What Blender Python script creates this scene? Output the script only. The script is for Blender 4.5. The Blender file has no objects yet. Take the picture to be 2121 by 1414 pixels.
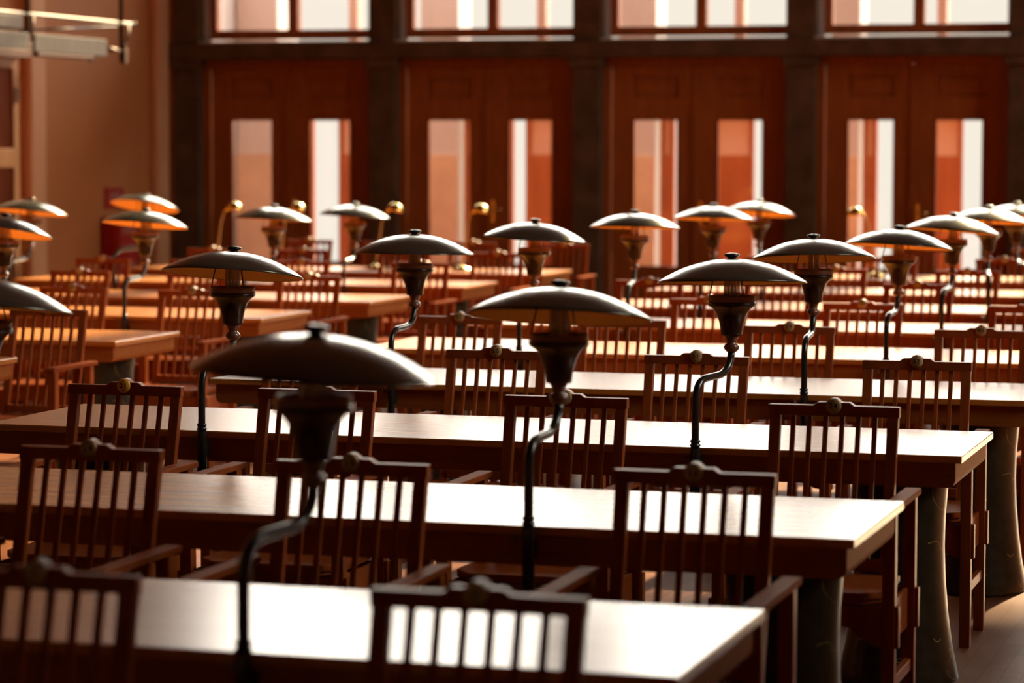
import bpy, bmesh, math, random
from mathutils import Vector, Matrix
random.seed(7)
S = bpy.context.scene
C = S.collection

# ------------------------------------------------------------------ materials
def nodes_of(name):
    m = bpy.data.materials.new(name); m.use_nodes = True
    nt = m.node_tree; b = nt.nodes['Principled BSDF']
    return m, nt, b

def plain(name, col, rough=.5, metal=0., coat=0., spec=.5):
    m, nt, b = nodes_of(name)
    b.inputs['Base Color'].default_value = (*col, 1)
    b.inputs['Roughness'].default_value = rough
    b.inputs['Metallic'].default_value = metal
    b.inputs['Coat Weight'].default_value = coat
    b.inputs['Coat Roughness'].default_value = .15
    b.inputs['Specular IOR Level'].default_value = spec
    return m

def grained(name, dark, light, scale=(1, 1, 1), nscale=6., rough=.3, rvar=.06, coat=0., detail=5., bump=0., metal=0., spec=.5, coat_rough=.12):
    """two-tone noise stretched along the grain"""
    m, nt, b = nodes_of(name)
    L = nt.links
    tc = nt.nodes.new('ShaderNodeTexCoord'); mp = nt.nodes.new('ShaderNodeMapping')
    mp.inputs['Scale'].default_value = scale
    L.new(tc.outputs['Object'], mp.inputs['Vector'])
    n = nt.nodes.new('ShaderNodeTexNoise'); n.inputs['Scale'].default_value = nscale; n.inputs['Detail'].default_value = detail
    L.new(mp.outputs['Vector'], n.inputs['Vector'])
    r = nt.nodes.new('ShaderNodeValToRGB')
    r.color_ramp.elements[0].position = .32; r.color_ramp.elements[0].color = (*dark, 1)
    r.color_ramp.elements[1].position = .68; r.color_ramp.elements[1].color = (*light, 1)
    L.new(n.outputs['Fac'], r.inputs['Fac']); L.new(r.outputs['Color'], b.inputs['Base Color'])
    mr = nt.nodes.new('ShaderNodeMapRange')
    mr.inputs['To Min'].default_value = rough - rvar; mr.inputs['To Max'].default_value = rough + rvar
    L.new(n.outputs['Fac'], mr.inputs['Value']); L.new(mr.outputs['Result'], b.inputs['Roughness'])
    b.inputs['Coat Weight'].default_value = coat; b.inputs['Coat Roughness'].default_value = coat_rough
    b.inputs['Metallic'].default_value = metal
    b.inputs['Specular IOR Level'].default_value = spec
    if bump:
        bp = nt.nodes.new('ShaderNodeBump'); bp.inputs['Strength'].default_value = bump; bp.inputs['Distance'].default_value = .002
        L.new(n.outputs['Fac'], bp.inputs['Height']); L.new(bp.outputs['Normal'], b.inputs['Normal'])
    return m

M = {}
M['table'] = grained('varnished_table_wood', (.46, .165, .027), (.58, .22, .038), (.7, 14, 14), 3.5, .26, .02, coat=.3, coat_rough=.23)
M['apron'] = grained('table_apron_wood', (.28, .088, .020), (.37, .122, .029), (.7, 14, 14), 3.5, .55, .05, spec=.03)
M['chair'] = grained('varnished_chair_wood', (.23, .052, .013), (.31, .078, .020), (6, 6, 1.2), 5, .33, .05, spec=.03)
M['arm'] = grained('worn_arm_wood', (.21, .048, .013), (.28, .070, .019), (6, 1.2, 6), 5, .5, .05, spec=.005)  # chair wood, slightly darker and duller
M['door'] = grained('door_wood', (.225, .056, .011), (.31, .082, .017), (8, 8, .9), 3, .45, .06, spec=.2)
M['frame'] = grained('window_frame_wood', (.22, .055, .015), (.32, .085, .022), (8, 8, .9), 3, .42, .06)
M['stonedark'] = grained('dark_pillar_stone', (.070, .040, .024), (.115, .067, .040), (1, 1, 1), 5, .8, .05, spec=.1)
M['outerstone'] = grained('outer_pillar_stone', (.40, .375, .365), (.47, .44, .43), (1, 1, .3), 2, .8, .05)
M['pinkstone'] = grained('mullion_stone', (.36, .24, .20), (.44, .30, .25), (1, 1, .3), 2, .8, .05)
M['palesill'] = grained('pale_sill_stone', (.60, .54, .48), (.68, .62, .56), (1, 1, 1), 4, .35, .05)
M['dado'] = grained('porch_dado', (.42, .29, .20), (.50, .36, .25), (1, 1, 1), 3, .6, .05)
M['outerwood'] = grained('vestibule_wood', (.26, .062, .014), (.36, .10, .026), (2.5, 2.5, .5), 2.2, .5, .08)
M['frost'] = grained('frosted_door_glass', (.50, .32, .24), (.58, .40, .31), (2, 2, 1), 1.6, .5, .05)
M['plaster'] = grained('tan_plaster', (.43, .150, .038), (.49, .176, .048), (1, 1, 1), 1.2, .8, .05)
M['paleplaster'] = grained('pale_pilaster_plaster', (.60, .30, .145), (.66, .34, .17), (1, 1, 1), 2, .75, .05)  # plaster lightened to paint in the light falling on the pilasters
M['cream'] = plain('cream_wall_paint', (.78, .60, .42), .9)  # unseen near wall, made paler to bounce fill onto the chair fronts
M['ceil'] = plain('ceiling_paint', (.22, .13, .08), .9)
M['shade'] = grained('shade_enamel', (.105, .108, .088), (.128, .130, .106), (1, 1, 1), 30, .19, .025, metal=.75)
M['shade_in'] = plain('shade_lining', (.88, .54, .22), .5)
M['urn'] = grained('urn_bronze', (.018, .008, .005), (.030, .013, .008), (1, 1, 1), 8, .25, .04)
M['urnrim'] = plain('urn_collar', (.21, .11, .07), .45, .2)
M['neck'] = plain('turned_neck_wood', (.13, .05, .03), .3, .1, coat=.4)
M['pole'] = plain('black_green_pole', (.008, .012, .011), .25, 0, coat=.15)
M['wire'] = plain('shade_wire', (.10, .06, .04), .4, .6)
M['brass'] = plain('polished_brass', (.75, .55, .18), .22, 1.)
M['agedbrass'] = grained('aged_brass', (.40, .29, .13), (.54, .41, .20), (1, 1, 1), 60, .42, .06, metal=.25)
M['yellowdisc'] = grained('yellow_brass', (.80, .44, .05), (.90, .54, .08), (1, 1, 1), 60, .45, .05, metal=.1)
M['ink'] = plain('black_figures', (.012, .008, .006), .6)
M['pedestal'] = None
M['steel'] = plain('pale_rail_metal', (.13, .12, .115), .6, .1)
M['boxgrey'] = grained('pale_beam_metal', (.10, .088, .078), (.14, .122, .108), (1, 4, 1), 3, .6, .06, spec=.3)
M['black'] = plain('black_rod', (.012, .010, .010), .4, .4)
M['bracket'] = plain('rusty_bracket', (.12, .045, .016), .6, .2)
M['red'] = grained('red_cabinet_paint', (.30, .014, .010), (.36, .020, .014), (1, 1, 1), 3, .5, .05, spec=.15)
M['redpale'] = plain('pale_red_print', (.36, .11, .085), .6)
M['cabinetpanel'] = grained('cabinet_panel_wood', (.15, .036, .013), (.20, .052, .020), (6, 6, .8), 3, .6, .05, spec=.02)
M['cabinetframe'] = grained('cabinet_frame_wood', (.23, .092, .030), (.30, .125, .042), (6, 6, .8), 3, .6, .05, spec=.15)

def pedestal_mat():
    m, nt, b = nodes_of('veined_dark_stone'); L = nt.links
    tc = nt.nodes.new('ShaderNodeTexCoord')
    n = nt.nodes.new('ShaderNodeTexNoise'); n.inputs['Scale'].default_value = 22; n.inputs['Detail'].default_value = 8
    L.new(tc.outputs['Object'], n.inputs['Vector'])
    r = nt.nodes.new('ShaderNodeValToRGB')
    r.color_ramp.elements[0].position = .3; r.color_ramp.elements[0].color = (.012, .011, .006, 1)
    r.color_ramp.elements[1].position = .75; r.color_ramp.elements[1].color = (.036, .031, .019, 1)
    L.new(n.outputs['Fac'], r.inputs['Fac'])
    # thin irregular veins
    n2 = nt.nodes.new('ShaderNodeTexNoise'); n2.inputs['Scale'].default_value = 5.5; n2.inputs['Detail'].default_value = 2; n2.inputs['Distortion'].default_value = .6
    L.new(tc.outputs['Object'], n2.inputs['Vector'])
    v = nt.nodes.new('ShaderNodeValToRGB'); e = v.color_ramp.elements
    e[0].position = .493; e[0].color = (0, 0, 0, 1); e[1].position = .507; e[1].color = (0, 0, 0, 1)
    mid = e.new(.5); mid.color = (1, 1, 1, 1)
    L.new(n2.outputs['Fac'], v.inputs['Fac'])
    gate = nt.nodes.new('ShaderNodeMath'); gate.operation = 'GREATER_THAN'; gate.inputs[1].default_value = .55
    n3 = nt.nodes.new('ShaderNodeTexNoise'); n3.inputs['Scale'].default_value = 9
    L.new(tc.outputs['Object'], n3.inputs['Vector']); L.new(n3.outputs['Fac'], gate.inputs[0])
    mu = nt.nodes.new('ShaderNodeMath'); mu.operation = 'MULTIPLY'
    L.new(v.outputs['Color'], mu.inputs[0]); L.new(gate.outputs[0], mu.inputs[1])
    mx = nt.nodes.new('ShaderNodeMix'); mx.data_type = 'RGBA'
    L.new(mu.outputs[0], mx.inputs['Factor']); L.new(r.outputs['Color'], mx.inputs['A'])
    mx.inputs['B'].default_value = (.42, .30, .11, 1)
    L.new(mx.outputs['Result'], b.inputs['Base Color'])
    b.inputs['Roughness'].default_value = .28
    b.inputs['Specular IOR Level'].default_value = .35
    return m
M['pedestal'] = pedestal_mat()

def floor_mat():
    m, nt, b = nodes_of('parquet_floor'); L = nt.links
    tc = nt.nodes.new('ShaderNodeTexCoord'); mp = nt.nodes.new('ShaderNodeMapping')
    mp.inputs['Rotation'].default_value = (0, 0, math.radians(90))
    L.new(tc.outputs['Object'], mp.inputs['Vector'])
    br = nt.nodes.new('ShaderNodeTexBrick')
    br.inputs['Color1'].default_value = (.17, .060, .024, 1); br.inputs['Color2'].default_value = (.22, .084, .036, 1)
    br.inputs['Mortar'].default_value = (.13, .046, .019, 1)
    br.inputs['Scale'].default_value = 1; br.inputs['Mortar Size'].default_value = .0018
    br.inputs['Brick Width'].default_value = .42; br.inputs['Row Height'].default_value = .07
    L.new(mp.outputs['Vector'], br.inputs['Vector'])
    n = nt.nodes.new('ShaderNodeTexNoise'); n.inputs['Scale'].default_value = 3; n.inputs['Detail'].default_value = 6
    L.new(mp.outputs['Vector'], n.inputs['Vector'])
    mr = nt.nodes.new('ShaderNodeMapRange'); mr.inputs['To Min'].default_value = .28; mr.inputs['To Max'].default_value = .5
    L.new(n.outputs['Fac'], mr.inputs['Value']); L.new(mr.outputs['Result'], b.inputs['Roughness'])
    L.new(br.outputs['Color'], b.inputs['Base Color'])
    b.inputs['Specular IOR Level'].default_value = .05
    return m
M['floor'] = floor_mat()

def glass_mat(name, tint, gloss=1.0):
    m = bpy.data.materials.new(name); m.use_nodes = True
    nt = m.node_tree; nt.nodes.clear(); L = nt.links
    out = nt.nodes.new('ShaderNodeOutputMaterial'); mix = nt.nodes.new('ShaderNodeMixShader')
    t = nt.nodes.new('ShaderNodeBsdfTransparent'); t.inputs['Color'].default_value = (*tint, 1)
    g = nt.nodes.new('ShaderNodeBsdfGlossy'); g.inputs['Roughness'].default_value = .03
    f = nt.nodes.new('ShaderNodeFresnel'); f.inputs['IOR'].default_value = 1.45
    L.new(f.outputs[0], mix.inputs[0]); L.new(t.outputs[0], mix.inputs[1]); L.new(g.outputs[0], mix.inputs[2])
    L.new(mix.outputs[0], out.inputs['Surface'])
    return m
M['glass'] = glass_mat('window_glass', (.96, .95, .93))

def bulb_mat():
    m, nt, b = nodes_of('unlit_bulb_glass')
    b.inputs['Base Color'].default_value = (.78, .58, .44, 1); b.inputs['Roughness'].default_value = .25
    b.inputs['Subsurface Weight'].default_value = .0
    b.inputs['Alpha'].default_value = .72
    return m
M['bulb'] = bulb_mat()

# ------------------------------------------------------------------ mesh helpers
class MB:
    def __init__(self): self.bm = bmesh.new()
    def box(self, x0, x1, y0, y1, z0, z1, bev=0., mi=0, mat=None):
        b = bmesh.new()
        bmesh.ops.create_cube(b, size=1)
        for v in b.verts:
            v.co = Vector(((x0+x1)/2 + v.co.x*(x1-x0), (y0+y1)/2 + v.co.y*(y1-y0), (z0+z1)/2 + v.co.z*(z1-z0)))
        if bev: bmesh.ops.bevel(b, geom=b.edges[:], offset=bev, segments=2, profile=.6, affect='EDGES')
        self._take(b, mi, mat); return self
    def prism(self, pts, axis, a0, a1, bev=0., mi=0, mat=None):
        """extrude a 2D outline; axis 'y': pts are (x,z); 'z': (x,y); 'x': (y,z)"""
        def P(p, a):
            return {'y': (p[0], a, p[1]), 'z': (p[0], p[1], a), 'x': (a, p[0], p[1])}[axis]
        b = bmesh.new(); n = len(pts)
        v0 = [b.verts.new(P(p, a0)) for p in pts]; v1 = [b.verts.new(P(p, a1)) for p in pts]
        b.faces.new(v0); b.faces.new(v1[::-1])
        for i in range(n): b.faces.new((v0[i], v1[i], v1[(i+1) % n], v0[(i+1) % n]))
        bmesh.ops.recalc_face_normals(b, faces=b.faces[:])
        if bev: bmesh.ops.bevel(b, geom=b.edges[:], offset=bev, segments=2, profile=.6, affect='EDGES')
        self._take(b, mi, mat); return self
    def lathe(self, prof, n=32, cx=0, cy=0, mi=0, mat=None, sx=1., sy=1.):
        b = bmesh.new(); rings = []
        for r, z in prof:
            if r < 1e-6: rings.append([b.verts.new((cx, cy, z))])
            else: rings.append([b.verts.new((cx+sx*r*math.cos(2*math.pi*k/n), cy+sy*r*math.sin(2*math.pi*k/n), z)) for k in range(n)])
        for A, B in zip(rings, rings[1:]):
            for k in range(n):
                a, a2 = A[k % len(A)], A[(k+1) % len(A)]; c, c2 = B[k % len(B)], B[(k+1) % len(B)]
                vs = []
                for v in (a, a2, c2, c):
                    if v not in vs: vs.append(v)
                if len(vs) > 2: b.faces.new(vs)
        bmesh.ops.recalc_face_normals(b, faces=b.faces[:])
        for f in b.faces: f.smooth = True
        self._take(b, mi, mat); return self
    def tube(self, pts, r, n=12, mi=0, mat=None, cap=True):
        b = bmesh.new(); pts = [Vector(p) for p in pts]; rings = []
        rr = r if isinstance(r, (list, tuple)) else [r]*len(pts)
        up = Vector((.3, .2, 1)).normalized(); prev = None
        for i, p in enumerate(pts):
            d = (pts[min(i+1, len(pts)-1)] - pts[max(i-1, 0)]).normalized()
            if prev is None:
                a = d.cross(Vector((1, 0, 0)) if abs(d.x) < .8 else Vector((0, 1, 0))).normalized()
            else:
                a = (prev - d*prev.dot(d)).normalized()
            prev = a; c = d.cross(a)
            rings.append([b.verts.new(p + (a*math.cos(2*math.pi*k/n) + c*math.sin(2*math.pi*k/n))*rr[i]) for k in range(n)])
        for A, B in zip(rings, rings[1:]):
            for k in range(n): b.faces.new((A[k], A[(k+1) % n], B[(k+1) % n], B[k]))
        if cap: b.faces.new(rings[0][::-1]); b.faces.new(rings[-1])
        bmesh.ops.recalc_face_normals(b, faces=b.faces[:])
        for f in b.faces: f.smooth = len(f.verts) == 4
        self._take(b, mi, mat); return self
    def _take(self, b, mi, mat):
        for f in b.faces: f.material_index = mi
        if mat is not None: bmesh.ops.transform(b, matrix=mat, verts=b.verts[:])
        me = bpy.data.meshes.new('tmp'); b.to_mesh(me); b.free(); self.bm.from_mesh(me); bpy.data.meshes.remove(me)
    def build(self, name, mats, parent=None, loc=None, kind=None, label=None):
        me = bpy.data.meshes.new(name); self.bm.to_mesh(me); self.bm.free()
        for m in (mats if isinstance(mats, (list, tuple)) else [mats]): me.materials.append(m)
        o = bpy.data.objects.new(name, me); C.objects.link(o)
        if parent is not None: o.parent = parent
        if loc is not None: o.location = loc
        if kind: o['kind'] = kind
        if label: o['label'] = label
        return o

def empty(name, loc=(0, 0, 0), rz=0.):
    o = bpy.data.objects.new(name, None); C.objects.link(o); o.location = loc; o.rotation_euler = (0, 0, rz)
    o.empty_display_size = .1
    return o
def tag(o, label, cat, group=None):
    o['label'] = label; o['category'] = cat
    if group: o['group'] = group
    return o
def copy_tree(o, parent=None):
    c = o.copy(); C.objects.link(c)
    if parent is not None: c.parent = parent
    for ch in list(o.children): copy_tree(ch, c)
    return c
def bez(p0, p1, p2, n=8):
    p0, p1, p2 = Vector(p0), Vector(p1), Vector(p2)
    return [p0*(1-t)**2 + p1*2*t*(1-t) + p2*t*t for t in [i/n for i in range(n+1)]]
_txt = {}
def text_mesh(s, size, depth):
    key = (s, size)
    if key in _txt: return _txt[key]
    cu = bpy.data.curves.new('figures', 'FONT'); cu.body = s; cu.size = size; cu.extrude = depth; cu.offset = size*.022; cu.space_character = 1.28
    cu.align_x = 'CENTER'; cu.align_y = 'CENTER'
    o = bpy.data.objects.new('figures_tmp', cu); C.objects.link(o)
    bpy.context.view_layer.update()
    me = bpy.data.meshes.new_from_object(o.evaluated_get(bpy.context.evaluated_depsgraph_get()))
    bpy.data.objects.remove(o); me.materials.clear(); me.materials.append(M['ink'])
    _txt[key] = me
    return me

# ------------------------------------------------------------------ camera
F, PI_, YA, RO, H = 5861.88, .06995, .29125, .00208, 1.777
fw = Vector((-math.sin(YA)*math.cos(PI_), math.cos(YA)*math.cos(PI_), -math.sin(PI_)))
r0 = Vector((math.cos(YA), math.sin(YA), 0)); u0 = r0.cross(fw)
rr = r0*math.cos(RO) + u0*math.sin(RO); uu = -r0*math.sin(RO) + u0*math.cos(RO)
cam = bpy.data.cameras.new('camera'); co = bpy.data.objects.new('camera', cam); C.objects.link(co)
mw = Matrix((rr, uu, -fw)).transposed().to_4x4(); mw.translation = (0, 0, H); co.matrix_world = mw
cam.sensor_fit = 'HORIZONTAL'; cam.sensor_width = 36; cam.lens = F*36/2121
cam.clip_end = 200; cam.clip_start = .1
cam.dof.use_dof = True; cam.dof.focus_distance = 9.9; cam.dof.aperture_fstop = 2.8
S.camera = co
def px(x, y, z):
    v = Vector((x, y, z-H)); d = v.dot(fw)
    return 1060.5 + F*v.dot(rr)/d, 707 - F*v.dot(uu)/d, d

# ------------------------------------------------------------------ layout numbers (metres)
ROW = [3.152, 5.037, 6.939, 8.912, 10.924, 12.786, 14.718, 16.537, 18.454, 20.43]
DEP, TOP = .80, .795
XR, XL, XM = -1.190, -4.597, -5.877
LEN = XR - XL
CEIL = 8.6
YW = 25.6           # face of the far wall
XW = -11.25         # face of the tan wall
XRW = 3.25
ORD = ['zeroth', 'first', 'second', 'third', 'fourth', 'fifth', 'sixth', 'seventh', 'eighth', 'ninth']

# ------------------------------------------------------------------ shell
MB().box(XW-.3, XRW+.3, -4, YW+4.5, -.1, 0).build('floor', M['floor'], kind='structure')
MB().box(XW-.3, XRW+.3, -4, YW+.5, CEIL, CEIL+.2).build('ceiling', M['ceil'], kind='structure')
MB().box(XW-.3, XW, -4, YW+.5, 0, CEIL).build('wall_left', M['plaster'], kind='structure')
MB().box(XW-.6, XW-.3, YW+.5, YW+4.5, 0, 4.6).build('wall_porch', M['outerstone'], kind='structure')
MB().box(XW-.3, XRW+.3, -4.3, -4, 0, CEIL).build('wall_near', M['cream'], kind='structure')
w = MB().box(XRW, XRW+.3, -4, YW+.5, 0, 3.0).box(XRW, XRW+.3, -4, YW+.5, 7.2, CEIL)
for a, b in ((-4, 8.2), (10.8, 17.6), (19.4, 21.8), (23.6, YW+.5)): w.box(XRW, XRW+.3, a, b, 3.0, 7.2)
w.build('wall_right', M['plaster'], kind='structure')
for k, (y, hw) in enumerate(((17.6, .9), (21.8, .9), (8.2, 1.3))):  # the last one, out of view, is added to light chairs and table ends
    wn = empty('window_%d' % (8+k), (XRW+.15, y+hw, 3.0)); wn['kind'] = 'structure'
    f = MB()
    for a, b, z0, z1 in ((-hw, hw, 0, .08), (-hw, hw, 4.12, 4.2), (-hw, -hw+.08, .08, 4.12), (hw-.08, hw, .08, 4.12), (-.04, .04, .08, 4.12)):
        f.box(-.05, .05, a, b, z0, z1, .005)
    f.build('window_frame', M['frame'], wn)
    MB().box(-.003, .003, -hw+.04, hw-.04, .04, 4.16).build('pane', M['glass'], wn)
MB().box(XW, XW+.03, -4, 20.0, 0, .16, .004).build('baseboard_left', M['cabinetframe'], kind='structure')

# far wall: stone pillars, lintel beam, doors below, windows above
PIT = 2.02; PC0 = -10.99
pcs = [PC0 + PIT*k for k in range(8)]
n_trim = 1
for k, x in enumerate(pcs):
    p = MB().box(x-.135, x+.135, YW-.02, YW+.32, 0, 2.575, .008)
    p.box(x-.165, x+.165, YW-.05, YW+.32, 2.485, 2.575, .01)
    p.box(x-.135, x+.135, YW-.02, YW+.32, 2.73, CEIL, .008)
    p.build('trim_%d' % n_trim, M['stonedark'], kind='structure'); n_trim += 1
MB().box(PC0-.2, pcs[-1]+.2, YW-.07, YW+.34, 2.575, 2.735, .008).build('trim_%d' % n_trim, M['stonedark'], kind='structure'); n_trim += 1
MB().box(XW-.3, pcs[0]-.13, YW, YW+.3, 0, CEIL).box(pcs[-1]+.13, XRW+.3, YW, YW+.3, 0, CEIL).build('wall_far', M['plaster'], kind='structure')

def double_door(k, x0, x1):
    """door bay between two pillars: casing, two leaves with one narrow pane each"""
    d = empty('door_%d' % (k+1), ((x0+x1)/2, YW+.12, 0)); d['kind'] = 'structure'
    hw = (x1-x0)/2; top = 2.575
    f = MB()
    f.box(-hw, -hw+.07, -.03, .10, 0, top, .006).box(hw-.07, hw, -.02, .10, 0, top, .006).box(-hw+.07, hw-.07, -.02, .10, top-.07, top, .006)
    f.build('door_casing', M['door'], d)
    lw = hw-.07
    for s in (-1, 1):
        a, b = (-lw+.004, -.004) if s < 0 else (.004, lw-.004)
        c = (a+b)/2 + .02; pw = .218; z0, z1 = .62, 2.005
        l = MB()
        l.box(a, c-pw, .02, .07, .01, top-.06, .005)
        l.box(c+pw, b, .02, .07, .01, top-.06, .005)
        l.box(c-pw, c+pw, .02, .07, .01, z0, .005)
        l.box(c-pw, c+pw, .02, .07, z1, z1+.20, .005)
        l.box(c-pw, c+pw, .02, .07, 2.40, top-.06, .005)
        l.box(c-pw-.01, c+pw+.01, .046, .06, z1+.19, 2.41)          # recessed upper panel
        l.box(c-pw+.035, c+pw-.035, .036, .055, z1+.232, 2.368, .008)
        for q in ((c-pw, c-pw+.014, z0, z1), (c+pw-.014, c+pw, z0, z1), (c-pw, c+pw, z0, z0+.014), (c-pw, c+pw, z1-.014, z1)):
            l.box(q[0], q[1], .012, .05, q[2], q[3], .003)
        leaf = l.build('door_leaf', M['door'], d)
        MB().box(c-pw, c+pw, .043, .049, z0, z1).build('pane', M['glass'], leaf)
        hx = b-.05 if s < 0 else a+.05
        if s > 0:
            h = MB().box(hx-.018, hx+.018, .012, .022, 1.02, 1.24, .004)
            h.tube([(hx, .012, 1.15), (hx, -.03, 1.15), (hx+.03, -.038, 1.15), (hx+.10, -.038, 1.15)], .008)
            h.build('door_handle', M['brass'], leaf, label='brass lever handle and plate')
    # centre cover strip
    MB().box(-.025, .025, .005, .022, .01, top-.08, .005).build('cover_strip', M['door'], d)
    return d

def bay_window(k, x0, x1):
    wn = empty('window_%d' % (k+1), ((x0+x1)/2, YW+.17, 2.74)); wn['kind'] = 'structure'
    hw = (x1-x0)/2; hgt = CEIL-2.74-.25
    f = MB()
    f.box(-hw+.05, hw, -.03, .07, .034, .125, .006); f.box(-hw, hw, -.03, .07, hgt-.07, hgt, .006)
    f.box(-hw+.05, -hw+.13, -.03, .07, .115, hgt-.07, .006); f.box(hw-.03, hw, -.03, .07, .115, hgt-.07, .006)
    f.box(-.005, .095, -.035, .075, .115, hgt-.07, .006)
    for zz in (1.65, 3.25): f.box(-hw+.12, hw-.03, -.02, .06, zz, zz+.07, .005)
    f.build('window_frame', M['frame'], wn)
    MB().box(-hw+.05, hw-.01, .015, .022, .012, hgt-.05).build('pane', M['glass'], wn)
    MB().box(-hw, hw, -.19, .07, -.006, .012, .003).build('window_sill', M['palesill'], wn, label='pale stone sill')
    MB().box(-hw, -hw+.05, -.05, .07, .012, hgt, .004).build('window_reveal', M['outerstone'], wn, label='narrow pale stone reveal')  # pale strip paints in the light on the dark pillar's side
    return wn

for k in range(7):
    x0, x1 = pcs[k]+.135, pcs[k+1]-.135
    double_door(k, x0, x1); bay_window(k, x0, x1)
MB().box(PC0-.2, pcs[-1]+.2, YW, YW+.34, CEIL-.25, CEIL).build('trim_%d' % n_trim, M['stonedark'], kind='structure'); n_trim += 1

# porch behind the doors: outer stone posts, slim mullions, wooden outer doors with frosted upper panels, open gaps to the daylight
YO = 28.2
op = [(-11.53, -11.06), (-9.46, -9.04), (-7.32, -6.925), (-5.12, -4.83), (-3.05, -2.72), (-.98, -.62), (1.1, 1.46), (3.1, 3.5)]
for a, b in op:
    MB().box(a, b, YO-.02, YO, 0, 1.66, .004).build('trim_%d' % n_trim, M['dado'], kind='structure'); n_trim += 1
    MB().box(a, b, YO, YO+.45, 0, 4.6, .01).build('trim_%d' % n_trim, M['outerstone'], kind='structure'); n_trim += 1
for x in (-10.244, -8.174, -6.085, -4.031, -1.9, .2, 2.3):
    MB().box(x-.05, x+.05, YO+.1, YO+.25, 2.45, 4.6, .01).build('trim_%d' % n_trim, M['pinkstone'], kind='structure'); n_trim += 1
MB().box(-11.6, 3.5, YO+.05, YO+.4, 2.32, 2.45, .01).build('trim_%d' % n_trim, M['outerwood'], kind='structure'); n_trim += 1
nd = 8
for a, b in [(-11.06, -10.71), (-10.43, -9.47), (-9.03, -8.487), (-8.356, -7.33), (-6.915, -6.763), (-6.45, -5.935), (-5.786, -5.13), (-4.82, -4.672), (-4.3, -3.816), (-3.56, -3.06)]:
    d = empty('door_%d' % nd, ((a+b)/2, YO+.15, 0)); d['kind'] = 'structure'; nd += 1
    hw = (b-a)/2
    l = MB().box(-hw, hw, 0, .06, 0, 1.66, .006).box(-hw, -hw+.05, 0, .06, 1.66, 2.32, .006).box(hw-.05, hw, 0, .06, 1.66, 2.32, .006).box(-hw+.05, hw-.05, 0, .06, 2.24, 2.32, .006)
    l.build('door_leaf', M['outerwood'], d)
    MB().box(-hw+.05, hw-.05, .02, .04, 1.66, 2.24).build('pane', M['frost'], d, label='frosted upper pane')

# pilasters on the tan wall, by the corner and beside the cabinet; light on them is put into their colour
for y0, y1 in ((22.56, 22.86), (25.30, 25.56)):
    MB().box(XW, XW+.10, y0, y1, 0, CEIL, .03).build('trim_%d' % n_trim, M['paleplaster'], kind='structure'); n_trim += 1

# ------------------------------------------------------------------ tall cabinet on the tan wall
cab = empty('tall_cabinet', (XW+.04, 20.52, 0))
tag(cab, 'tall dark panelled wooden cabinet standing against the tan plaster wall', 'cabinet')
c = MB().box(0, .20, -1.45, 1.45, 0, 2.52, .006); c.build('carcass', M['cabinetpanel'], cab)
MB().box(-.0, .26, -1.5, 1.5, 2.52, 2.62, .01).build('cornice', M['cabinetframe'], cab)
for k in range(3):
    y0 = -1.45 + .966*k; y1 = y0+.966
    d = MB()
    d.box(.20, .235, y0+.005, y0+.10, .06, 2.5, .004).box(.20, .235, y1-.10, y1-.005, .06, 2.5, .004)
    for z in ((.06, .16), (1.56, 1.72), (2.40, 2.5)): d.box(.20, .235, y0+.10, y1-.10, z[0], z[1], .004)
    d.box(.20, .212, y0+.08, y1-.08, .1, 2.45, mi=1)
    dd = d.build('door', [M['cabinetframe'], M['cabinetpanel']], cab)
    MB().box(.235, .245, y1-.06, y1-.03, 2.12, 2.24, .003).box(.235, .245, y1-.06, y1-.03, .5, .62, .003).build('hinge', M['black'], dd)

# ------------------------------------------------------------------ hanging metal railing, high at the tan wall
g = empty('hanging_rail', (-9.9, 21.0, 2.45))
tag(g, 'pale metal rail and box beam hung on thin black rods high before the tan wall', 'rail')
MB().tube([(0, -6.0, .310), (0, .95, .315)], .0135).lathe([(0, .29), (.02, .292), (.024, .315), (.02, .337), (0, .34)], 16, 0, .95).build('top_rail', M['steel'], g)
MB().box(-.10, .03, -.96, .36, .025, .165, .006).build('box_beam', M['boxgrey'], g)
MB().box(-.12, .05, -6.0, -1.10, .04, .165, .006).build('box_beam', M['boxgrey'], g)
MB().box(-.12, .03, -6.0, -1.16, .19, .295, .006).build('upper_box', M['boxgrey'], g)
MB().box(-.14, .06, -6.0, -1.12, -.03, .036, .006).box(-.1, .03, -.9, .1, -.005, .022, .004).build('timber_soffit', M['bracket'], g)
for y, x in ((-1.03, -.0), (-.82, -.10), (.70, 0)):
    MB().tube([(x, y, .0), (x, y, CEIL-2.45)], .018, 10).build('hanger_rod', M['black'], g)
MB().tube([(-.10, -.95, .19), (-.04, .70, .285)], .008, 8).build('brace_rod', M['black'], g)
for y in (-1.03, .74):
    b = MB().box(-.02, .03, y-.03, y+.03, -.02, .10, .006).tube([(0, y, .10), (.02, y+.05, .2), (0, y+.1, .315)], .014, 10)
    b.lathe([(0, .10), (.022, .11), (.026, .13), (.022, .15), (0, .16)], 14, 0, y)
    b.build('bracket', M['bracket'], g)
MB().tube([(0, .36, .09), (0, .72, .085)], [.03, .012], 10).build('beam_end', M['bracket'], g)
MB().lathe([(0, -.03), (.02, -.025), (.024, -.01), (.02, .02)], 14, 0, .1).build('small_lamp', M['steel'], g, label='small pale spot under the beam')

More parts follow.
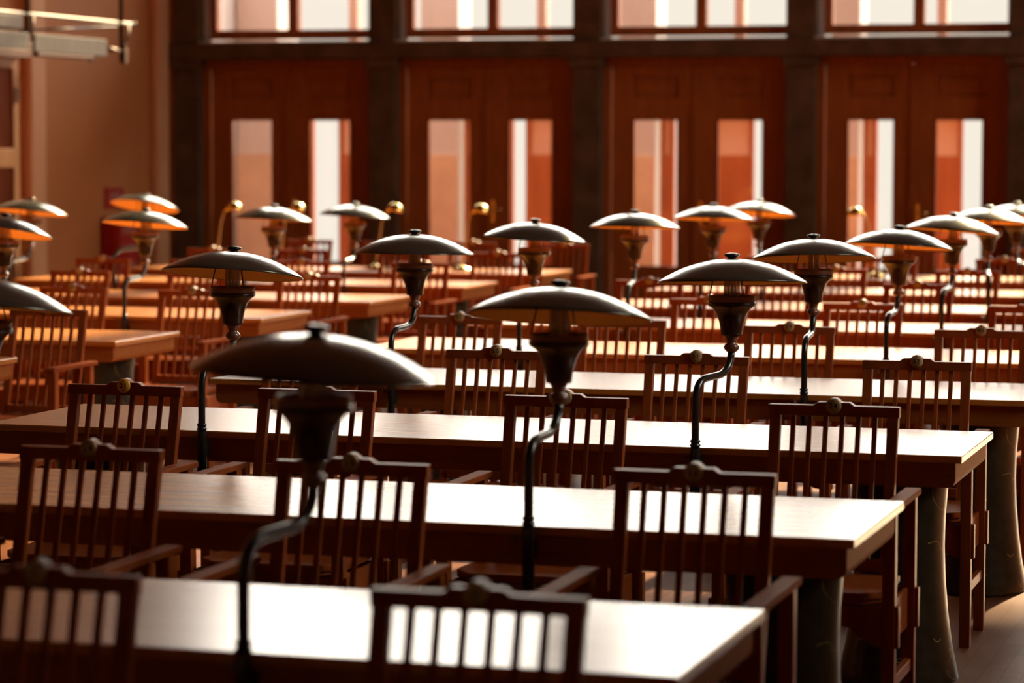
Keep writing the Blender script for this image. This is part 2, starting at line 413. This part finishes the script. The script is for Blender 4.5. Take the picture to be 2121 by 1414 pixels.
# ------------------------------------------------------------------ red notices on the tan wall
s = empty('red_sign', (XW, 24.45, 1.255))
tag(s, 'small square red sign fixed on the tan wall above the red fire cabinet', 'sign')
MB().box(0, .02, -.20, .20, -.10, .10, .004).build('sign_board', M['red'], s)
MB().box(.02, .022, -.11, .11, -.05, .05).build('pictogram', M['redpale'], s, label='faded pale print')
fc = empty('fire_cabinet', (XW+.02, 24.40, 0))
tag(fc, 'tall red fire cabinet with faded pale lettering bands on the tan wall', 'cabinet')
MB().box(0, .16, -.26, .26, 0, 1.08, .01).build('body', M['red'], fc)
d = MB().box(.16, .178, -.25, .25, .05, 1.07, .006).build('door', M['red'], fc)
for z in (.92, .76, .60):
    MB().box(.178, .180, -.18, .10, z, z+.06).build('lettering_band', M['redpale'], d)
MB().tube([(.178, .19, .65), (.2, .19, .65), (.2, .19, .73), (.178, .19, .73)], .006, 8).build('door_handle', M['steel'], fc)

# ------------------------------------------------------------------ reading tables
def make_table():
    t = empty('reading_table')
    hx = LEN/2
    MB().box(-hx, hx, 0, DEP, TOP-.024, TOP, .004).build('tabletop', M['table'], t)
    # apron: boxed frame with rounded lower corners at the ends
    x = hx-.022; z0, z1 = TOP-.105, TOP-.024; r = .022
    out = [(-x, z1), (-x, z0+r), (-x+r*.3, z0+r*.3), (-x+r, z0), (x-r, z0), (x-r*.3, z0+r*.3), (x, z0+r), (x, z1)]
    y0, y1 = .022, DEP-.022
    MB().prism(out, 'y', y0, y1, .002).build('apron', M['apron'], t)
    prof = [(0, 0), (.196, 0), (.198, .012), (.190, .05), (.176, .12), (.162, .22), (.151, .34), (.147, .45), (.149, .55), (.156, .64), (.163, TOP-.105)]
    for sx in (-1, 1):
        MB().lathe(prof, 40, sx*(hx-.255), DEP/2, sy=1.25).build('pedestal', M['pedestal'], t, label='flared veined dark stone pedestal')
    return t
tproto = make_table()
first = True
TPOS = [((XL+XR)/2, r, 'c') for r in range(1, 10)] + [(XM-LEN/2, r, 'l') for r in range(4, 10)]
for cx, r, blk in TPOS:
    o = tproto if first else copy_tree(tproto); first = False
    o.location = (cx, ROW[r], 0)
    if blk == 'c': lab = 'long glossy brown reading table, %s from the front in the middle block' % ORD[r]
    else: lab = 'long orange-brown reading table in the wall-side block, level with the %s middle table' % ORD[r]
    tag(o, lab, 'table', 'reading tables of the middle block' if blk == 'c' else 'reading tables of the wall-side block')

# ------------------------------------------------------------------ armchairs (sitter faces the camera, backs lean away)
CW = .2025          # half width of the crest
def make_chair():
    t = empty('reading_chair')
    W = M['chair']
    # crest rail with raised shoulder and half-round for the number disc
    zt, zb = .975, .942
    o = [(-CW, zb), (CW, zb), (CW, zt), (.064, zt), (.050, zt+.0105), (.026, zt+.0105)]
    o += [(.0245*math.cos(math.radians(a)), zt-.0005+.0245*math.sin(math.radians(a))) for a in range(28, 153, 12)]
    o += [(-.026, zt+.0105), (-.050, zt+.0105), (-.064, zt), (-CW, zt)]
    MB().prism(o, 'y', .270, .300, .0025).build('crest_rail', W, t)
    def lean(x0, x1, w, d, zlo=.455, zhi=.944):
        # leaning bar from (x0, y=.170) at zlo to (x1, .285) at zhi
        b = bmesh.new()
        vs = []
        for (x, y, z) in ((x0, .168, zlo), (x1, .285, zhi)):
            vs.append([b.verts.new((x+sx*w/2, y+sy*d/2, z)) for sx, sy in ((-1, -1), (1, -1), (1, 1), (-1, 1))])
        b.faces.new(vs[0][::-1]); b.faces.new(vs[1])
        for k in range(4): b.faces.new((vs[0][k], vs[0][(k+1) % 4], vs[1][(k+1) % 4], vs[1][k]))
        bmesh.ops.bevel(b, geom=b.edges[:], offset=.002, segments=1, affect='EDGES')
        m = MB(); m._take(b, 0, None); return m
    for s_ in (-1, 1):
        lean(s_*.180, s_*.1825, .034, .028).build('back_post', W, t)
    for k in range(6):
        x = (k-2.5)*.0507
        lean(x*.985, x, .0155, .013, .50).build('slat', W, t)
    MB().box(-.168, .168, .160, .192, .485, .520, .003).build('lower_back_rail', W, t)
    seat = [(-.225, .18), (-.228, -.14), (-.165, -.215), (.165, -.215), (.228, -.14), (.225, .18)]
    se = MB().prism(seat, 'z', .452, .476, .006)
    seat2 = [(x*.97, y*.97) for x, y in seat]
    se.prism(seat2, 'z', .440, .454, .003)
    se.build('seat', W, t)
    for s_ in (-1, 1):
        x = s_*.252
        for y0, y1 in ((-.215, -.172), (.165, .208)):
            l = MB().box(x-.019, x+.019, y0, y1, 0, .716, .003)
            l.box(min(x, x+s_*.030), max(x, x+s_*.030), y0+.003, y1-.003, .318, .440, .003)
            l.build('leg', W, t)
        arm = [(-.238, .716), (-.238, .729), (-.230, .736), (.236, .736), (.240, .732), (.240, .716)]
        MB().prism(arm, 'x', s_*.253-.025, s_*.253+.025, .004).build('arm', M['arm'], t)
        MB().box(min(s_*.236, s_*.250), max(s_*.236, s_*.250), -.205, .198, .318, .440, .004).build('side_rail', W, t)
        MB().box(x-.011, x+.011, -.172, .165, .19, .225, .003).build('stretcher', W, t)
    ap = [(-.234, .438), (-.234, .318), (-.205, .322), (-.135, .372), (-.08, .385), (.08, .385), (.135, .372), (.205, .322), (.234, .318), (.234, .438)]
    MB().prism(ap, 'y', -.205, -.183, .003).build('front_rail', W, t)
    MB().box(-.234, .234, .176, .198, .36, .440, .003).build('back_rail', W, t)
    disc = MB().lathe([(0, -.004), (.0225, -.004), (.0235, -.002), (.0235, .002), (.0215, .0045), (0, .005)], 36,
                      mat=Matrix.Translation((0, .268, zt-.0005)) @ Matrix.Rotation(math.radians(90), 4, 'X'))
    do = disc.build('number_disc', M['agedbrass'], t)
    sc = MB()
    for dz in (.0165, -.0165):
        sc.lathe([(0, .0), (.0026, .0), (.0026, .0012), (0, .0016)], 10, mat=Matrix.Translation((0, .2635, zt-.0005+dz)) @ Matrix.Rotation(math.radians(90), 4, 'X'))
    sc.build('screw', M['ink'], do)
    return t
cproto = make_chair()

# (block, row, seat index from the left, centre x, y of the crest front, turn in degrees)
CH = []
def add(blk, row, i, x, yc, rz=0.): CH.append((blk, row, i, x, yc, rz))
add('c', 0, 2, -2.358, 4.77, .4); add('c', 0, 3, -1.497, 4.773, -.5)
add('c', 1, 1, -3.19, 6.77, 0); add('c', 1, 2, -2.42, 6.66, .3); add('c', 1, 3, -1.55, 6.72, 0)
add('c', 2, 0, -3.908, 8.567, .5); add('c', 2, 1, -3.245, 8.60, 0); add('c', 2, 2, -2.4045, 8.606, 0); add('c', 2, 3, -1.5387, 8.573, 0)
add('c', 3, 0, -3.955, 10.43, .4); add('c', 3, 1, -3.20, 10.457, 0); add('c', 3, 2, -2.3995, 10.43, 0); add('c', 3, 3, -1.5635, 10.43, 0)
add('c', 4, 0, -3.986, 12.448, 0); add('c', 4, 1, -3.2165, 12.48, 0); add('c', 4, 2, -2.40, 12.25, 0); add('c', 4, 3, -1.56, 12.25, 0)
add('c', 5, 0, -3.98, 14.25, .5); add('c', 5, 1, -3.22, 14.28, 0); add('c', 5, 2, -2.39, 14.10, -.3); add('c', 5, 3, -1.56, 14.10, 0)
for r in range(6, 10):
    for i, x in enumerate((-3.98, -3.21, -2.39, -1.56)):
        add('c', r, i, x+random.uniform(-.04, .04), ROW[r]+1.47+random.uniform(-.09, .09), random.uniform(-1.2, 1.2))
add('l', 4, 3, -6.045, 12.38, 0)
add('l', 5, 3, -6.07, 14.20, .4); add('l', 5, 2, -6.83, 14.30, -.4)
add('l', 6, 3, -6.09, 16.02, 0); add('l', 6, 2, -6.86, 16.12, 0); add('l', 6, 1, -7.67, 16.16, 0)
for r in (7, 8, 9):
    for i, x in enumerate((-8.36, -7.62, -6.86, -6.07)):
        add('l', r, i, x+random.uniform(-.04, .04), ROW[r]+1.45+random.uniform(-.1, .1), random.uniform(-1.5, 1.5))
SEATW = {'c': ['fourth', 'third', 'second', 'first'], 'l': ['fourth', 'third', 'second', 'first']}
first = True; NUMBERS = []
for blk, row, i, x, yc, rz in CH:
    P = px(x, yc, .97)
    if not (-140 < P[0] < 2260): continue
    o = cproto if first else copy_tree(cproto); first = False
    a = math.radians(rz)
    o.rotation_euler = (0, 0, a); o.location = (x + math.sin(a)*.27, yc - math.cos(a)*.27, 0)
    num = 8*row + i + (5 if blk == 'c' else 1)
    end = 'open end' if blk == 'c' else 'aisle end'
    where = 'middle block' if blk == 'c' else 'wall-side block'
    if row == 0: lab = 'dark slatted armchair before the first lamp table, %s from its open end' % SEATW[blk][i]
    elif blk == 'c': lab = 'brown slatted armchair behind the %s middle table, %s from the outer end' % (ORD[row], SEATW[blk][i])
    else: lab = 'brown slatted armchair behind the wall-side table at row %s, %s from the aisle' % (ORD[row], SEATW[blk][i])
    if (row, i) in ((2, 0),) and blk == 'c': lab = 'dark slatted armchair with the bright yellow disc numbered twenty-one'
    tag(o, lab, 'chair', 'slatted reading chairs')
    disc = [ch for ch in o.children if ch.name.startswith('number_disc')][0]
    if row <= 5: NUMBERS.append((disc, num))
    if num == 21 and blk == 'c':
        me = disc.data.copy(); me.materials.clear(); me.materials.append(M['yellowdisc']); disc.data = me
for disc, num in NUMBERS:       # after every copy is made, so that no copy inherits another chair's figures
    n = bpy.data.objects.new('number', text_mesh(str(num), .0235, .0004)); C.objects.link(n)
    n.parent = disc; n.location = (0, .2628, .9745); n.rotation_euler = (math.radians(90), 0, 0)
    disc['label'] = ('bright yellow' if num == 21 else 'round brass') + ' disc numbered %d' % num

# ------------------------------------------------------------------ mushroom lamps clamped to the tables' near edges
RS, SAG = .246, .076
def dome(r): # height of the shell above the rim
    R = (RS*RS + SAG*SAG)/(2*SAG)
    return math.sqrt(R*R - r*r) - (R - SAG)
def make_lamp():
    t = empty('reading_lamp')
    path = [Vector((0, 0, z)) for z in (-.15, -.05, .05, .12)]
    path += bez((0, 0, .15), (0, .004, .216), (0, .065, .222), 8) + bez((0, .16, .226), (0, .238, .230), (0, .25, .30), 8)
    pole = MB().tube(path, .0125, 14).build('pole', M['pole'], t)
    sl = MB().lathe([(0, -.16), (.0165, -.158), (.0170, -.01), (.0150, .0), (.0150, .006), (.0180, .008), (.0180, .012), (.0145, .014), (.0145, .020), (.0172, .022), (.0172, .026), (.0120, .030)], 20)
    sl.box(-.013, .013, 0, .035, -.085, -.035, .003)
    cl = sl.build('clamp', M['pole'], t)
    MB().tube([(-.012, 0, -.028), (-.030, 0, -.028)], .006, 10).lathe([(0, .0), (.009, .001), (.0115, .004), (.0115, .010), (.008, .013), (0, .014)], 16,
        mat=Matrix.Translation((-.028, 0, -.028)) @ Matrix.Rotation(math.radians(-90), 4, 'Y')).build('clamp_knob', M['urnrim'], cl, label='pale round tightening knob')
    hd = (0, .25)
    MB().lathe([(0, .296), (.015, .297), (.022, .303), (.0265, .312), (.022, .322), (.016, .326), (.0175, .334), (.021, .344), (.026, .354), (0, .355)], 28, *hd).build('neck', M['neck'], t)
    MB().lathe([(0, .352), (.034, .352), (.0355, .36), (.038, .380), (.043, .402), (.051, .424), (.062, .440), (.072, .447), (.0785, .450), (.0795, .456), (.0785, .463), (.072, .464), (0, .464)], 36, *hd).build('urn', M['urn'], t, label='dark flared cup')
    MB().lathe([(.066, .462), (.0765, .462), (.0775, .466), (.0775, .480), (.0755, .483), (.066, .481), (.066, .466)], 36, *hd).build('collar', M['urnrim'], t)
    b = MB()
    for dx, dy in ((-.0125, -.0125), (.0125, -.0125), (.0125, .0125), (-.0125, .0125)):
        b.lathe([(0, .462), (.0095, .462), (.0095, .565), (.007, .573), (0, .576)], 14, hd[0]+dx, hd[1]+dy)
    b.build('bulb', M['bulb'], t)
    # shade, built about its own centre so that each copy can tilt a little
    sh = empty('shade'); sh.parent = t; sh.location = (0, .25, .528)
    prof_o = [(RS*k/22, dome(RS*k/22)) for k in range(0, 23)]
    prof_i = [(r*.992, z-.004) for r, z in prof_o]
    p = MB().lathe(prof_o[1:]+[(RS+.001, -.003), (RS-.002, -.005)], 64)
    p.lathe([(0, dome(0))] + [(prof_o[1][0], prof_o[1][1])], 64)
    p.lathe(prof_i, 64, mi=1)
    p.build('shade_shell', [M['shade'], M['shade_in']], sh, label='shallow dark metal dome lined in orange cream')
    z = dome(0)
    MB().lathe([(0, z-.002), (.014, z-.002), (.013, z+.002), (.015, z+.004), (.023, z+.008), (.0265, z+.0125), (.0245, z+.016), (.012, z+.019), (0, z+.0195)], 28).build('finial', M['shade'], sh)
    for k in range(3):
        a = math.radians(205 + 120*k)
        e = (.074*math.cos(a), .25+.074*math.sin(a), .48)
        m_ = (.058*math.cos(a), .25+.058*math.sin(a), .565); q = (.040*math.cos(a), .25+.040*math.sin(a), .598)
        MB().tube(bez(e, m_, q, 8), .0022, 8).build('wire', M['wire'], t)
    return t
lproto = make_lamp()
# (block, row, pole x, swing, near-edge-up tilt, roll, drop, label detail)
LP = [
    ('c', 1, -2.038, 12, 1.0, 3.6, 0, 'large dark mushroom lamp on the first table of the middle block'),
    ('c', 2, -2.026, 2, 8.5, 0, 0, 'dark mushroom lamp standing clear on the second middle table, nearer its open end'),
    ('c', 2, -3.775, 22, 6.3, 3, 0, 'dark mushroom lamp on the second middle table, nearer the aisle'),
    ('c', 3, -3.764, 3, 8.0, 1, 0, 'dark mushroom lamp with tilted tan underside on the third middle table'),
    ('c', 3, -2.044, 15, 4.3, -1.3, 0, 'pale-topped mushroom lamp on the third middle table beside chair thirty-one'),
    ('c', 4, -3.781, 4, 1.5, .5, .0, 'grey mushroom lamp on the fourth middle table, nearer the aisle'),
    ('c', 4, -2.073, -3, 6.0, -2, 0, 'shiny mushroom lamp on the fourth middle table, nearer its outer end'),
    ('c', 5, -3.789, 0, 1.0, 3.3, 0, 'grey mushroom lamp on the fifth middle table, nearer the aisle'),
    ('c', 5, -2.052, 3, 4.6, 2.5, -.015, 'shiny mushroom lamp on the fifth middle table, nearer its outer end'),
    ('c', 6, -3.756, -6, 3.2, 0, 0, 'shiny mushroom lamp on the sixth middle table, nearer the aisle'),
    ('c', 6, -2.075, 4, 3.3, 4.0, 0, 'shiny mushroom lamp on the sixth middle table, nearer its outer end'),
    ('c', 7, -3.775, 5, 4.0, .5, 0, 'small shiny mushroom lamp on the seventh middle table, nearer the aisle'),
    ('c', 7, -2.06, -9, 4.0, 2, 0, 'small shiny mushroom lamp on the seventh middle table, nearer its outer end'),
    ('c', 8, -3.80, -16, 6.5, 2, -.012, 'small shiny mushroom lamp on the eighth middle table, before a door pillar'),
    ('c', 8, -2.06, -22, 4.0, 2, -.015, 'shiny mushroom lamp on the eighth middle table, nearer its outer end'),
    ('l', 5, -6.60, 2, 10, 4, .0, 'orange-lined mushroom lamp on the fifth-row wall-side table, nearer the aisle'),
    ('l', 6, -6.693, 4, 7, 2.3, -.015, 'orange-lined mushroom lamp standing before the red fire cabinet'),
    ('l', 7, -6.70, 25, 3, 2, -.03, 'greenish mushroom lamp on the wall-side table before the first door'),
    ('l', 7, -8.33, 7, 7, 3, 0, 'orange-lined mushroom lamp near the tall cabinet on the wall-side seventh row'),
    ('l', 8, -6.74, -2, 1.5, 3.5, -.055, 'small greenish mushroom lamp before the pane of the first door'),
    ('l', 8, -8.47, 35, 12.5, 3, 0, 'strongly tilted orange-lined mushroom lamp before the red sign'),
]
first = True
for blk, row, x, sw, tilt, roll, dz, lab in LP:
    o = lproto if first else copy_tree(lproto); first = False
    o.location = (x, ROW[row]-.030, TOP+dz); o.rotation_euler = (0, 0, math.radians(-sw))
    sh = [ch for ch in o.children if ch.name.startswith('shade')][0]
    R_ = Matrix.Rotation(math.radians(sw), 4, 'Z') @ Matrix.Rotation(math.radians(-tilt), 4, 'X') @ Matrix.Rotation(math.radians(roll), 4, 'Y')
    sh.rotation_euler = R_.to_euler()
    tag(o, lab, 'lamp', 'mushroom lamps on the reading tables')

# ------------------------------------------------------------------ small brass lamps on the ninth row
def make_brass():
    t = empty('brass_lamp')
    MB().lathe([(0, 0), (.075, 0), (.078, .008), (.07, .02), (.03, .032), (.012, .045), (0, .046)], 28).build('base', M['brass'], t)
    MB().tube([(0, 0, .03), (.03, 0, .2), (.05, 0, .36), (.075, 0, .44), (.10, 0, .465)], [.010, .008, .007, .007, .008], 10).build('stem', M['agedbrass'], t)
    hd = MB().lathe([(0, .062), (.03, .058), (.052, .04), (.062, .015), (.063, 0), (.060, 0), (.055, .02), (.03, .05), (0, .055)], 24,
                    mat=Matrix.Translation((.155, 0, .455)) @ Matrix.Rotation(math.radians(12), 4, 'Y'))
    hd.build('lamp_head', M['brass'], t)
    MB().lathe([(0, -.018), (.014, -.012), (.018, 0), (.014, .012), (0, .018)], 14, mat=Matrix.Translation((.10, 0, .46))).build('joint', M['brass'], t)
    return t
bproto = make_brass()
BL = [(-8.66, 20.72, 10, 'slim brass reading lamp on the last wall-side table, before the edge of the first door'),
      (-8.12, 20.72, 0, 'slim brass reading lamp behind the greenish mushroom lamp, head hidden by it'),
      (-7.33, 20.75, 8, 'bright brass reading lamp before the pillar between the first two doors'),
      (-6.63, 20.75, 0, 'low brass reading lamp before the second door, beside its handle'),
      (-3.42, 20.75, 180, 'small brass reading lamp before the fourth door, on the last middle table')]
for k, (x, y, rz, lab) in enumerate(BL):
    o = bproto if k == 0 else copy_tree(bproto)
    o.location = (x, y, TOP); o.rotation_euler = (0, 0, math.radians(rz))
    tag(o, lab, 'lamp', 'brass lamps on the last row')

# ------------------------------------------------------------------ daylight
wd = bpy.data.worlds.new('sky'); S.world = wd; wd.use_nodes = True
nt = wd.node_tree; nt.nodes.clear(); L = nt.links
out = nt.nodes.new('ShaderNodeOutputWorld'); bg = nt.nodes.new('ShaderNodeBackground')
tc = nt.nodes.new('ShaderNodeTexCoord'); sep = nt.nodes.new('ShaderNodeSeparateXYZ')
L.new(tc.outputs['Generated'], sep.inputs[0])
cr = nt.nodes.new('ShaderNodeMapRange'); cr.interpolation_type = 'SMOOTHSTEP'
cr.inputs['From Min'].default_value = .05; cr.inputs['From Max'].default_value = .22
cr.inputs['To Min'].default_value = 1.08; cr.inputs['To Max'].default_value = 15.0
L.new(sep.outputs['Z'], cr.inputs['Value']); L.new(cr.outputs['Result'], bg.inputs['Strength'])
bg.inputs['Color'].default_value = (1, .93, .83, 1)
L.new(bg.outputs[0], out.inputs['Surface'])
sun = bpy.data.lights.new('sun', 'SUN'); so = bpy.data.objects.new('sun', sun); C.objects.link(so)
az, el = math.radians(5), math.radians(29)
d = Vector((math.sin(az)*math.cos(el), math.cos(az)*math.cos(el), math.sin(el)))
so.rotation_euler = d.to_track_quat('Z', 'Y').to_euler(); so.location = (0, 40, 20)
sun.energy = 29; sun.angle = math.radians(2); sun.color = (1, .75, .43)

S.view_settings.view_transform = 'Standard'; S.view_settings.look = 'None'
S.view_settings.exposure = 0; S.view_settings.gamma = 1; S.view_settings.use_curve_mapping = False
S.cycles.max_bounces = 7; S.cycles.diffuse_bounces = 3; S.cycles.glossy_bounces = 3; S.cycles.transparent_max_bounces = 12
S.cycles.use_denoising = True
S.cycles.caustics_reflective = False; S.cycles.caustics_refractive = False
S.cycles.sample_clamp_indirect = 6
